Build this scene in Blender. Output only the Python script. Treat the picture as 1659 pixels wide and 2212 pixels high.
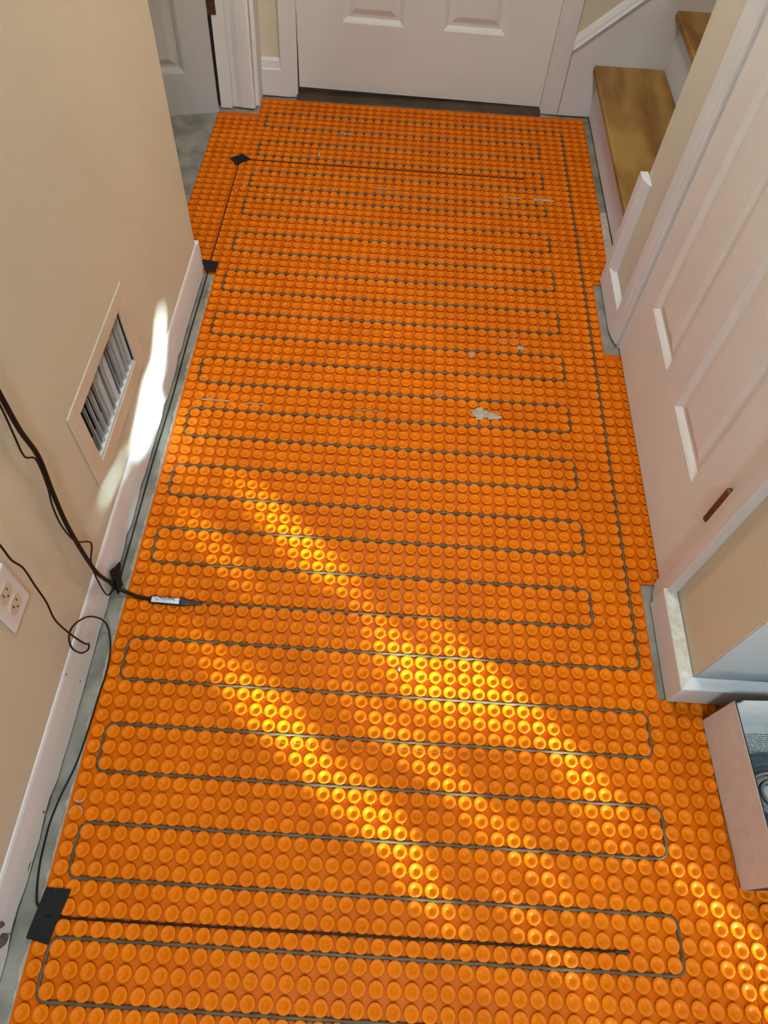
import bpy, math, random
from mathutils import Vector, Matrix

random.seed(7)
SC = bpy.context.scene
COL = SC.collection
for o in list(bpy.data.objects):
    bpy.data.objects.remove(o)

# ------------------------------------------------------------------ camera
W_PX, H_PX = 1659.0, 2212.0
F_PX = 1489.26
CAM = Vector((0.51192, 0.11411, 1.39867))
R_ = Vector((0.99784247, 0.05371823, 0.03774587))
U_ = Vector((-0.06554843, 0.84766634, 0.5264648))
F_ = Vector((0.00371514, 0.52780312, -0.84935862))
cam_d = bpy.data.cameras.new('camera')
cam_d.sensor_fit = 'VERTICAL'
cam_d.sensor_height = 24.0
cam_d.sensor_width = 24.0 * W_PX / H_PX
cam_d.lens = 24.0 * F_PX / H_PX
cam_d.clip_start = 0.02
cam = bpy.data.objects.new('camera', cam_d)
COL.objects.link(cam)
cam.matrix_world = Matrix(((R_.x, U_.x, -F_.x, CAM.x), (R_.y, U_.y, -F_.y, CAM.y), (R_.z, U_.z, -F_.z, CAM.z), (0, 0, 0, 1)))
SC.camera = cam

# ------------------------------------------------------------------ sky, sun, exposure
SUN_EL = math.radians(17.0)
SUN_TO = Vector((math.cos(SUN_EL) * 0.70711, -math.cos(SUN_EL) * 0.70711, math.sin(SUN_EL)))   # towards the sun
world = bpy.data.worlds.new('sky')
SC.world = world
world.use_nodes = True
wn = world.node_tree
bg = wn.nodes['Background']
sky = wn.nodes.new('ShaderNodeTexSky')
sky.sky_type = 'NISHITA'
sky.sun_disc = False
sky.sun_elevation = SUN_EL
sky.sun_rotation = math.atan2(SUN_TO.x, SUN_TO.y)
wn.links.new(sky.outputs[0], bg.inputs[0])
bg.inputs[1].default_value = 3.2
sun_d = bpy.data.lights.new('sun', 'SUN')
sun_d.energy = 40.0
sun_d.angle = math.radians(0.9)
sun_d.color = (0.64, 0.91, 1.0)
sun = bpy.data.objects.new('sun', sun_d)
COL.objects.link(sun)
sun.rotation_euler = SUN_TO.to_track_quat('Z', 'Y').to_euler()
sun.location = (6, -6, 4)
vs = SC.view_settings
vs.view_transform = 'Standard'
vs.look = 'None'
vs.exposure = 0.80
vs.gamma = 1.0
vs.use_curve_mapping = False
SC.cycles.adaptive_threshold = 0.03
SC.cycles.max_bounces = 5
SC.cycles.diffuse_bounces = 3
SC.cycles.caustics_reflective = False
SC.cycles.caustics_refractive = False
SC.cycles.glossy_bounces = 2

# ------------------------------------------------------------------ helpers
LEAN = 0.03                     # the left wall is a little out of plumb


def xl(z, off=0.0):
    return -0.075 + LEAN * z + off


class MB:
    def __init__(s):
        s.v = []
        s.f = []

    def add(s, vs_, fs):
        n = len(s.v)
        s.v += [tuple(p) for p in vs_]
        s.f += [tuple(i + n for i in f) for f in fs]
        return s

    def box(s, x0, x1, y0, y1, z0, z1):
        return s.add([(x0, y0, z0), (x1, y0, z0), (x1, y1, z0), (x0, y1, z0), (x0, y0, z1), (x1, y0, z1), (x1, y1, z1), (x0, y1, z1)],
                     [(0, 3, 2, 1), (4, 5, 6, 7), (0, 1, 5, 4), (1, 2, 6, 5), (2, 3, 7, 6), (3, 0, 4, 7)])

    def prism(s, prof, a, b, to3):
        """prof: 2-D outline (closed); a, b: extrude range; to3(u, v, w) -> xyz"""
        n = len(prof)
        vs_ = [to3(p[0], p[1], a) for p in prof] + [to3(p[0], p[1], b) for p in prof]
        fs = [(i, (i + 1) % n, (i + 1) % n + n, i + n) for i in range(n)]
        fs += [tuple(range(n - 1, -1, -1)), tuple(range(n, 2 * n))]
        return s.add(vs_, fs)

    def tube(s, path, r, sides=8, caps=True):
        path = [Vector(p) for p in path]
        n = len(path)
        vs_, fs = [], []
        up = Vector((0, 0, 1))
        prev = None
        for i, p in enumerate(path):
            t = (path[min(i + 1, n - 1)] - path[max(i - 1, 0)])
            if t.length < 1e-9:
                t = Vector((1, 0, 0))
            t.normalize()
            if prev is None:
                a = t.cross(up)
                if a.length < 1e-3:
                    a = t.cross(Vector((1, 0, 0)))
                a.normalize()
            else:
                a = prev - t * prev.dot(t)
                if a.length < 1e-6:
                    a = t.cross(up)
                a.normalize()
            prev = a
            b = t.cross(a)
            rr = r[i] if isinstance(r, (list, tuple)) else r
            for k in range(sides):
                ang = 2 * math.pi * k / sides
                vs_.append(p + (a * math.cos(ang) + b * math.sin(ang)) * rr)
        for i in range(n - 1):
            for k in range(sides):
                k2 = (k + 1) % sides
                fs.append((i * sides + k, i * sides + k2, (i + 1) * sides + k2, (i + 1) * sides + k))
        if caps:
            fs.append(tuple(range(sides - 1, -1, -1)))
            fs.append(tuple((n - 1) * sides + k for k in range(sides)))
        return s.add(vs_, fs)

    def lathe(s, prof, c, sides=24, phase=0.0):
        """prof: (r, z) list, axis +z through c; r = 0 ends close to a point"""
        vs_, fs = [], []
        rings = []
        for r, z in prof:
            if r <= 1e-9:
                rings.append([len(vs_)])
                vs_.append((c[0], c[1], c[2] + z))
            else:
                rings.append(list(range(len(vs_), len(vs_) + sides)))
                for k in range(sides):
                    a = 2 * math.pi * k / sides + phase
                    vs_.append((c[0] + r * math.cos(a), c[1] + r * math.sin(a), c[2] + z))
        for A, B in zip(rings, rings[1:]):
            for k in range(sides):
                k2 = (k + 1) % sides
                if len(A) == 1 and len(B) > 1:
                    fs.append((A[0], B[k2], B[k]))
                elif len(B) == 1 and len(A) > 1:
                    fs.append((A[k], A[k2], B[0]))
                elif len(A) > 1:
                    fs.append((A[k], A[k2], B[k2], B[k]))
        return s.add(vs_, fs)

    def mesh(s, name):
        me = bpy.data.meshes.new(name)
        me.from_pydata(s.v, [], s.f)
        me.update()
        return me

    def build(s, name, mat, parent=None, smooth=False, bevel=0.0, segs=2):
        me = s.mesh(name)
        if mat:
            me.materials.append(mat)
        o = bpy.data.objects.new(name, me)
        COL.objects.link(o)
        if parent:
            o.parent = parent
        if smooth:
            me.polygons.foreach_set('use_smooth', [True] * len(me.polygons))
        if bevel:
            m = o.modifiers.new('bevel', 'BEVEL')
            m.width = bevel
            m.segments = segs
            m.limit_method = 'ANGLE'
            m.angle_limit = math.radians(40)
        return o


def empty(name, loc=(0, 0, 0)):
    o = bpy.data.objects.new(name, None)
    o.empty_display_size = 0.05
    COL.objects.link(o)
    o.location = loc
    return o


def tag(o, label, cat, group=None, kind=None):
    o['label'] = label
    o['category'] = cat
    if group:
        o['group'] = group
    if kind:
        o['kind'] = kind
    return o


def struct(o, label, cat):
    return tag(o, label, cat, kind='structure')


# ------------------------------------------------------------------ materials
def ramp(nt, fac, stops):
    r = nt.nodes.new('ShaderNodeValToRGB')
    el = r.color_ramp.elements
    while len(el) < len(stops):
        el.new(0.5)
    for e, (p, c) in zip(el, stops):
        e.position = p
        e.color = (*c, 1)
    nt.links.new(fac, r.inputs[0])
    return r.outputs[0]


def material(name, c, rough=0.5, noise=0.0, scale=8.0, bump=0.0, bscale=200.0, spec=0.5, c2=None, detail=4.0, stretch=None, metal=0.0):
    m = bpy.data.materials.new(name)
    m.use_nodes = True
    nt = m.node_tree
    b = nt.nodes['Principled BSDF']
    b.inputs['Roughness'].default_value = rough
    b.inputs['Specular IOR Level'].default_value = spec
    b.inputs['Metallic'].default_value = metal
    tc = nt.nodes.new('ShaderNodeTexCoord')
    vec = tc.outputs['Object']
    if stretch:
        mp = nt.nodes.new('ShaderNodeMapping')
        mp.inputs['Scale'].default_value = stretch
        nt.links.new(vec, mp.inputs[0])
        vec = mp.outputs[0]
    if c2 is None:
        c2 = tuple(x * (1 - noise) for x in c)
    n = nt.nodes.new('ShaderNodeTexNoise')
    n.inputs['Scale'].default_value = scale
    n.inputs['Detail'].default_value = detail
    nt.links.new(vec, n.inputs['Vector'])
    nt.links.new(ramp(nt, n.outputs[0], [(0.35, c2), (0.62, c)]), b.inputs['Base Color'])
    if bump:
        n2 = nt.nodes.new('ShaderNodeTexNoise')
        n2.inputs['Scale'].default_value = bscale
        n2.inputs['Detail'].default_value = 1.0
        nt.links.new(tc.outputs['Object'], n2.inputs['Vector'])
        bp = nt.nodes.new('ShaderNodeBump')
        bp.inputs['Strength'].default_value = bump
        bp.inputs['Distance'].default_value = 0.002
        nt.links.new(n2.outputs[0], bp.inputs['Height'])
        nt.links.new(bp.outputs[0], b.inputs['Normal'])
    return m


M = {}
M['wall'] = material('tan_wall_paint', (0.605, 0.555, 0.445), 0.75, 0.05, 3.0, 0.35, 260.0, 0.25)
M['pale'] = material('daylight_tinted_wall_paint', (0.34, 0.37, 0.40), 0.75, 0.05, 3.0, 0.3, 260.0, 0.25)  # foyer-facing wall: bluish daylight mixed into the paint colour
M['trim'] = material('white_trim_paint', (0.67, 0.67, 0.70), 0.5, 0.06, 5.0, 0.10, 120.0, 0.35)
M['scuffed'] = material('scuffed_trim_paint', (0.68, 0.67, 0.62), 0.6, 0.0, 55.0, 0.15, 150.0, 0.3, c2=(0.54, 0.52, 0.46), detail=8.0)
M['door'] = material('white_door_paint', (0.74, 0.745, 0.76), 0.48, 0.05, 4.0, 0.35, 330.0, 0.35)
M['shadedoor'] = material('shaded_door_paint', (0.43, 0.43, 0.44), 0.5, 0.05, 4.0, 0.3, 330.0, 0.3)  # white door paint darkened to carry the alcove's shade
M['ceil'] = material('ceiling_paint', (0.78, 0.75, 0.70), 0.9, 0.02)
M['concrete'] = material('concrete_slab', (0.31, 0.295, 0.262), 0.8, 0.0, 14.0, 0.6, 60.0, 0.3, c2=(0.175, 0.168, 0.150), detail=8.0)
M['thinset'] = material('dried_mortar', (0.47, 0.42, 0.36), 0.9, 0.25, 60.0, 0.5, 300.0, 0.2)
M['tread'] = material('stained_board', (0.37, 0.215, 0.060), 0.6, 0.0, 5.0, 0.2, 90.0, 0.3, c2=(0.20, 0.085, 0.022), stretch=(2.5, 0.7, 1))
M['treadedge'] = material('board_edge', (0.20, 0.085, 0.035), 0.7, 0.3, 40.0)
M['sill'] = material('bronze_threshold', (0.065, 0.040, 0.028), 0.45, 0.4, 12.0, spec=0.4)
M['bronze'] = material('bronze_hinge', (0.17, 0.085, 0.05), 0.4, 0.4, 40.0, metal=0.6)
M['tape'] = material('black_cloth_tape', (0.008, 0.008, 0.009), 0.65, 0.3, 300.0, 0.5, 700.0, 0.3)
M['wire'] = material('black_wire', (0.005, 0.004, 0.004), 0.45, 0.2, 50.0, spec=0.3)
M['splice'] = material('black_shrink_tube', (0.012, 0.012, 0.014), 0.4, 0.2, 50.0)
M['label'] = material('splice_sticker', (0.62, 0.66, 0.72), 0.5, 0.06, 40.0)
M['chip'] = material('bare_plaster_chip', (0.16, 0.13, 0.14), 0.9, 0.6, 90.0)
M['ink'] = material('dark_ink', (0.03, 0.03, 0.035), 0.7)
M['paleink'] = material('faded_print', (0.36, 0.085, 0.004), 0.7)
M['cable'] = material('grey_heating_cable', (0.125, 0.083, 0.050), 0.36, 0.35, 40.0, 0.2, 400.0, 0.32)
M['plastic'] = material('white_plastic', (0.68, 0.68, 0.72), 0.4, 0.03, 10.0)
M['ivory'] = material('ivory_plastic', (0.60, 0.52, 0.42), 0.4, 0.04, 20.0)
M['grille'] = material('painted_grille', (0.60, 0.555, 0.47), 0.45, 0.05, 20.0)
M['fin'] = material('grille_fin', (0.74, 0.75, 0.77), 0.4, 0.05, 20.0)
M['duct'] = material('dark_gap_shade', (0.02, 0.016, 0.014), 0.8)
M['card'] = material('carton_outside', (0.62, 0.54, 0.53), 0.8, 0.08, 40.0, 0.2, 500.0, 0.2)
M['cardin'] = material('carton_inside', (0.62, 0.62, 0.62), 0.7, 0.06, 30.0)
M['blackedge_shade'] = material('carton_black_edge_and_shade', (0.012, 0.012, 0.014), 0.7)
M['paper'] = material('printed_sheet', (0.50, 0.50, 0.48), 0.8, 0.12, 60.0)
M['red'] = material('red_print', (0.38, 0.06, 0.03), 0.7)
M['reel'] = material('slate_reel', (0.055, 0.075, 0.085), 0.5, 0.2, 30.0)
M['coil'] = material('pale_coil', (0.27, 0.25, 0.21), 0.6, 0.4, 30.0)
M['leaf'] = material('screen_leaf', (0.06, 0.11, 0.03), 0.6, 0.4, 20.0)
M['bark'] = material('bark', (0.10, 0.07, 0.05), 0.9, 0.3, 20.0)
M['ground'] = material('garden_ground', (0.12, 0.13, 0.07), 0.95, 0.4, 3.0)


def orange(name, ca, cb):
    m = bpy.data.materials.new(name)
    m.use_nodes = True
    nt = m.node_tree
    b = nt.nodes['Principled BSDF']
    tc = nt.nodes.new('ShaderNodeTexCoord')
    n = nt.nodes.new('ShaderNodeTexNoise')
    n.inputs['Scale'].default_value = 9.0
    n.inputs['Detail'].default_value = 1.0
    geo = nt.nodes.new('ShaderNodeNewGeometry')
    nt.links.new(geo.outputs['Position'], n.inputs['Vector'])
    nt.links.new(ramp(nt, n.outputs[0], [(0.3, ca), (0.7, cb)]), b.inputs['Base Color'])
    b.inputs['Roughness'].default_value = 0.42
    b.inputs['Specular IOR Level'].default_value = 0.14
    return m


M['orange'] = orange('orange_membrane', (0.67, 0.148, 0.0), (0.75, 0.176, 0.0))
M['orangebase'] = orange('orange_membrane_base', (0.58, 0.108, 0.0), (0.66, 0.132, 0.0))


def glass_mat():
    m = bpy.data.materials.new('window_glass')
    m.use_nodes = True
    nt = m.node_tree
    nt.nodes.remove(nt.nodes['Principled BSDF'])
    t = nt.nodes.new('ShaderNodeBsdfTransparent')
    t.inputs[0].default_value = (0.95, 0.97, 0.96, 1)
    g = nt.nodes.new('ShaderNodeBsdfGlossy')
    g.inputs['Roughness'].default_value = 0.02
    mx = nt.nodes.new('ShaderNodeMixShader')
    mx.inputs[0].default_value = 0.06
    nt.links.new(t.outputs[0], mx.inputs[1])
    nt.links.new(g.outputs[0], mx.inputs[2])
    nt.links.new(mx.outputs[0], nt.nodes['Material Output'].inputs[0])
    return m


M['glass'] = glass_mat()


def glow_mat(name, c, s):
    m = bpy.data.materials.new(name)
    m.use_nodes = True
    b = m.node_tree.nodes['Principled BSDF']
    b.inputs['Base Color'].default_value = (0.8, 0.8, 0.8, 1)
    b.inputs['Emission Color'].default_value = (*c, 1)
    b.inputs['Emission Strength'].default_value = s
    return m


# ------------------------------------------------------------------ the room shell
ZC = 2.44
ZF = -0.004       # top of the concrete; the membrane lies on it
struct(MB().box(-2.7, 3.3, -1.35, 3.0, ZF - 0.12, ZF).build('floor', M['concrete']), 'bare grey concrete slab showing along the wall edges', 'floor')
struct(MB().box(-2.7, 3.3, -1.35, 3.0, ZC, ZC + 0.1).build('ceiling', M['ceil']), 'plain off-white ceiling above the hallway', 'ceiling')

# left wall, with the opening for the return grille
VY0, VY1, VZ0, VZ1 = 0.919, 1.199, 0.232, 0.380
TL = 0.115
b = MB()
b.box(-TL, 0, -1.2, VY0, ZF, ZC).box(-TL, 0, VY1, 1.775, ZF, ZC)
b.box(-TL, 0, VY0, VY1, ZF, VZ0).box(-TL, 0, VY0, VY1, VZ1, ZC)
# rounded bead at the outside corner
arc = [(-0.016 + 0.016 * math.cos(t), 1.775 + 0.016 * math.sin(t)) for t in [k * math.pi / 2 / 6 for k in range(7)]]
b.prism([(-TL, 1.775)] + arc + [(-TL, 1.791)], ZF, ZC, lambda u, v, w: (u, v, w))
b.v = [(x + xl(z), y, z) for x, y, z in b.v]
struct(b.build('wall_left', M['wall']), 'tan painted left wall with the return grille', 'wall')

# baseboard of the left wall: ragged bottom edge above the slab
ys = [-1.2 + i * 0.035 for i in range(int((1.766 + 1.2) / 0.035) + 1)] + [1.772]
b = MB()
rag = random.Random(3)
bot = [0.005 + 0.008 * abs(math.sin(y * 7.0)) * rag.uniform(0.3, 1.1) + (0.010 if rag.random() < 0.12 else 0) for y in ys]
vs_, fs = [], []
TB = 0.011
for y, zb in zip(ys, bot):
    for off, z in ((0.0005, zb), (TB, zb), (TB - 0.002, 0.060), (TB - 0.006, 0.098), (0.003, 0.104), (0.0005, 0.106)):
        vs_.append((xl(z, off), y, z))
n = 6
for i in range(len(ys) - 1):
    for k in range(n):
        k2 = (k + 1) % n
        fs.append((i * n + k, i * n + k2, (i + 1) * n + k2, (i + 1) * n + k))
fs += [tuple(range(n - 1, -1, -1)), tuple((len(ys) - 1) * n + k for k in range(n))]
b.add(vs_, fs)
struct(b.build('baseboard_left', M['trim']), 'low white baseboard along the left wall, ragged at the bottom', 'baseboard')
BBL = bpy.data.objects['baseboard_left']
for k, (y, z, hy, hz) in enumerate(((0.280, 0.022, 0.004, 0.010), (0.512, 0.099, 0.003, 0.003), (0.520, 0.034, 0.002, 0.004), (0.082, 0.040, 0.012, 0.022), (0.104, 0.062, 0.006, 0.012), (0.096, 0.020, 0.008, 0.005), (0.193, 0.021, 0.010, 0.003))):
    rk = random.Random(60 + k)
    c = MB()
    ring_ = [(y + hy * math.cos(t) * rk.uniform(0.6, 1.1), z + hz * math.sin(t) * rk.uniform(0.6, 1.1)) for t in [i * math.pi / 5 for i in range(10)]]
    off = [TB - 0.002 * min(1, q[1] / 0.06) - (0.004 * (q[1] - 0.06) / 0.038 if q[1] > 0.06 else 0) + 0.0006 for q in ring_]
    c.add([(xl(q[1], o_), q[0], q[1]) for q, o_ in zip(ring_, off)] + [(xl(z, sum(off) / 10), y, z)], [(i, (i + 1) % 10, 10) for i in range(10)])
    c.build('paint_chip', M['chip'], BBL)
# baseboard return round the wall end
b = MB().box(-0.10, TB - 0.003, 1.776, 1.7965, 0.006, 0.106)
b.v = [(x + xl(z), y, z) for x, y, z in b.v]
struct(b.build('trim_1', M['trim'], bevel=0.004), 'white baseboard end wrapped round the left wall corner', 'trim')

# far wall: beside the alcove door, beside the far door, and along the stairs
b = MB()
b.box(-0.05, 0.095, 2.803, 2.93, ZF, ZC)
b.box(1.006, 3.2, 2.803, 2.93, ZF, ZC)
b.box(0.095, 1.006, 2.803, 2.93, 2.07, ZC).box(-0.05, 1.1, 2.93, 2.96, ZF, ZC)  # last box: unseen backing added to stop light leaking round the door
struct(b.build('wall_far', M['wall']), 'tan painted wall around the far door', 'wall')
b = MB().box(-1.0, -0.05, 2.86, 2.93, ZF, ZC).box(-0.135, -0.05, 2.712, 2.93, ZF, ZC).box(-0.96, -0.135, 2.712, 2.83, 2.06, ZC).box(-2.6, -0.96, 2.712, 2.83, ZF, ZC)  # first box: unseen backing added to keep sky light out of the gap
struct(b.build('wall_alcove', M['wall']), 'wall holding the left alcove door', 'wall')
# right wall with the closet door opening
b = MB()
b.box(1.152, 1.265, 0.592, 0.838, ZF, ZC).box(1.152, 1.265, 1.588, 1.848, ZF, ZC).box(1.152, 1.265, 0.838, 1.588, 2.05, ZC)
struct(MB().box(1.2655, 3.2, 0.592, 0.70, ZF, ZC).box(1.1535, 1.2655, 0.5905, 0.592, ZF, ZC).build('wall_foyer_side', M['pale']), 'wall beside the carton with bluish daylight in its paint', 'wall')
b.box(1.265, 3.2, 1.745, 1.848, ZF, ZC)
struct(b.build('wall_right', M['wall']), 'tan painted wall with the right hand door', 'wall')
# behind the camera: entry wall with the window the sun comes through
WX0, WX1, WZ0, WZ1 = 1.86, 2.755, 0.32, 2.15
YB = -1.2
b = MB()
b.box(-0.2, WX0, YB - 0.13, YB, ZF, ZC).box(WX1, 3.2, YB - 0.13, YB, ZF, ZC)
b.box(WX0, WX1, YB - 0.13, YB, ZF, WZ0).box(WX0, WX1, YB - 0.13, YB, WZ1, ZC)
struct(b.build('wall_entry', M['wall']), 'entry wall behind the viewer with a tall window', 'wall')
struct(MB().box(3.2, 3.3, -1.33, 2.93, ZF, ZC).build('wall_foyer', M['wall']), 'far right wall of the foyer', 'wall')
b = MB()
b.box(-2.7, -2.6, -1.2, 1.95, ZF, ZC).box(-2.7, -2.6, 2.40, 2.93, ZF, ZC).box(-2.7, -2.6, 1.95, 2.40, ZF, 1.05).box(-2.7, -2.6, 1.95, 2.40, 1.75, ZC)
b.box(-2.6, -0.2, -1.3, -1.2, ZF, ZC)
struct(b.build('wall_side_room', M['wall']), 'outer wall of the room left of the alcove', 'wall')

# window frames and panes (out of view, they let the daylight in)
def window(name, label, axis, p, a0, a1, z0, z1, t=0.045):
    e = struct(empty(name), label, 'window')

    def bx(A0, A1, d0, d1, Z0, Z1):
        return (A0, A1, p + d0, p + d1, Z0, Z1) if axis == 'y' else (p + d0, p + d1, A0, A1, Z0, Z1)
    fr = MB()
    fr.box(*bx(a0, a0 + t, -0.05, 0.02, z0, z1)).box(*bx(a1 - t * 0.2, a1, -0.05, 0.02, z0, z1))
    fr.box(*bx(a0, a1, -0.05, 0.02, z0, z0 + t)).box(*bx(a0, a1, -0.05, 0.02, z1 - t, z1))
    fr.build('window_frame', M['trim'], e)
    MB().box(*bx(a0 + t, a1 - t * 0.2, -0.02, -0.016, z0 + t, z1 - t)).build('pane', M['glass'], e)
    return e


window('window_1', 'tall entry window behind the viewer', 'y', YB - 0.06, WX0, WX1, WZ0, WZ1, 0.03)
window('window_2', 'window of the room left of the alcove', 'x', -2.65, 1.95, 2.40, 1.05, 1.75)

# ------------------------------------------------------------------ baseboards, casings and other trim
BASE = [(0.0, 0.0), (0.026, 0.0), (0.026, 0.0795), (0.0250, 0.0825), (0.0225, 0.0840), (0.0090, 0.0870), (0.0030, 0.0905), (0.0012, 0.0895), (0.0, 0.0860)]   # (out of the wall, height)
# near corner of the right wall
ZB0 = 0.004
b = MB()
prof = [(u, max(v, ZB0)) for u, v in BASE ]
# mitred round the outside corner: hall side runs along y, foyer side along x
n = len(prof)
vs_ = []
for u, v in prof:
    vs_.append((1.151 - u, 0.786, v))
for u, v in prof:
    vs_.append((1.151 - u, 0.592 - u, v))
for u, v in prof:
    vs_.append((3.19, 0.592 - u, v))
fs1 = [(i, (i + 1) % n, (i + 1) % n + n, i + n) for i in range(n)] + [tuple(range(n - 1, -1, -1))]
bb = MB().add(vs_[:2 * n], fs1)
struct(bb.build('baseboard_right', M['trim']), 'white moulded baseboard at the right wall corner beside the door casing', 'baseboard')
fs2 = [(i, (i + 1) % n, (i + 1) % n + n, i + n) for i in range(n)] + [tuple(n + k for k in range(n))]
bb = MB().add(vs_[n:], fs2)
struct(bb.build('baseboard_foyer', M['trim']), 'white moulded baseboard below the daylit wall behind the carton', 'baseboard')
# scuffed upper ledge of the near baseboard
led = [(0.0236, 0.0836), (0.0222, 0.0846), (0.0090, 0.0876), (0.0034, 0.0908), (0.0034, 0.0902), (0.0090, 0.0868)]
bb = MB()
vs_ = [(1.151 - u, 0.782, v) for u, v in led] + [(1.151 - u, 0.592 - u + 0.002, v) for u, v in led]
n = len(led)
bb.add(vs_, [(i, (i + 1) % n, (i + 1) % n + n, i + n) for i in range(n)] + [tuple(range(n - 1, -1, -1)), tuple(range(n, 2 * n))])
struct(bb.build('trim_2', M['scuffed']), 'scuffed ledge along the baseboard top at the right wall corner', 'trim')
# strip between far casing and stair trim
b = MB().prism([(u, max(v, 0.006)) for u, v in BASE], 1.640, 1.850, lambda u, v, w: (1.152 - u * 0.75, w, v))
struct(b.build('baseboard_stair', M['trim']), 'short baseboard between the door casing and the stair', 'baseboard')
# vertical stair trim at the end of the right wall
prof = [(1.862, 0.0), (1.862, 0.0195), (1.860, 0.0208), (1.828, 0.0208), (1.824, 0.0180), (1.806, 0.0110), (1.800, 0.0080), (1.797, 0.0)]
b = MB().prism(prof, 0.008, 0.360, lambda u, v, w: (1.152 - v, u, w))
struct(b.build('trim_3', M['trim'], bevel=0.0015), 'upright white trim board ending the right wall by the stairs', 'trim')
b = MB().box(1.1335, 1.2, 1.8625, 1.872, 0.006, 0.345)
struct(b.build('trim_4', M['trim'], bevel=0.003), 'edge board behind the upright stair trim', 'trim')

CAS = [(0.0, 0.0), (0.0, 0.007), (0.004, 0.010), (0.013, 0.011), (0.019, 0.0135), (0.026, 0.016), (0.040, 0.018), (0.054, 0.019), (0.058, 0.017), (0.058, 0.0)]   # (from the opening outwards, proud of the wall)


def casing(name, to3, a, b_, label, width=0.058):
    k = width / 0.058
    m = MB().prism([(u * k, v) for u, v in CAS], a, b_, to3)
    return struct(m.build(name, M['trim']), label, 'trim')


casing('trim_5', lambda u, v, w: (1.152 - v, 1.590 + u, w), 0.008, 2.10, 'white casing on the far side of the right hand door')
casing('trim_6', lambda u, v, w: (1.152 - v * 1.1, 0.840 - u, w), 0.004, 2.10, 'white casing on the near side of the right hand door', 0.062)
casing('trim_7', lambda u, v, w: (0.096 - u + 0.035 * w, 2.803 - v * 0.6, w), 0.002, 2.12, 'white casing left of the far door', 0.062)
casing('trim_8', lambda u, v, w: (1.008 + u, 2.803 - v * 0.5, w), 0.002, 2.12, 'white casing right of the far door', 0.066)
casing('trim_9', lambda u, v, w: (-0.134 + u + 0.045 * w, 2.712 - v * 1.2, w), 0.005, 2.10, 'white casing beside the alcove door', 0.082)
# jamb of the alcove door
b = MB().box(-0.176, -0.134, 2.690, 2.80, 0.0, 2.06)
b.v = [(x + 0.045 * z, y, z) for x, y, z in b.v]
JAMB = b.build('trim_10', M['trim'], bevel=0.002)
MB().box(-0.186, -0.168, 2.708, 2.722, 0.0, 2.05).build('door_gap_shade', M['duct'], JAMB).rotation_euler = (0, 0, 0)  # dark strip added to blacken the shaded gap beside the door
struct(JAMB, 'white door jamb beside the alcove door', 'trim')
# return strip and baseboard between alcove casing and far door casing
b = MB().box(-0.052, -0.036, 2.715, 2.803, 0.002, 2.1)
b.v = [(x + 0.045 * z, y, z) for x, y, z in b.v]
struct(b.build('trim_11', M['trim'], bevel=0.002), 'white return strip between the alcove casing and tan wall', 'trim')
b = MB().prism([(0, 0.004), (0.012, 0.004), (0.012, 0.094), (0.009, 0.100), (0.006, 0.122), (0.0, 0.132)], -0.048, 0.042, lambda u, v, w: (w, 2.803 - u, v))
struct(b.build('baseboard_far', M['trim']), 'short white baseboard between alcove casing and far door', 'baseboard')
# right-door head casing, door jambs
b = MB().box(1.133, 1.152, 0.79, 1.64, 2.05, 2.11)
struct(b.build('trim_12', M['trim']), 'white head casing above the right hand door', 'trim')
b = MB().box(1.1525, 1.262, 0.8385, 0.8425, 0.0, 2.05).box(1.1525, 1.262, 1.5835, 1.5875, 0.0, 2.05)
struct(b.build('trim_13', M['trim']), 'white jamb lining of the right hand door', 'trim')
# threshold below the far door
b = MB().prism([(2.779, -0.002), (2.782, 0.004), (2.800, 0.012), (2.822, 0.016), (2.832, 0.030), (2.92, 0.034), (2.92, -0.002)], 0.092, 1.010, lambda u, v, w: (w, u, v))
struct(b.build('trim_14', M['sill']), 'dark brown threshold under the far door', 'trim')


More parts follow.
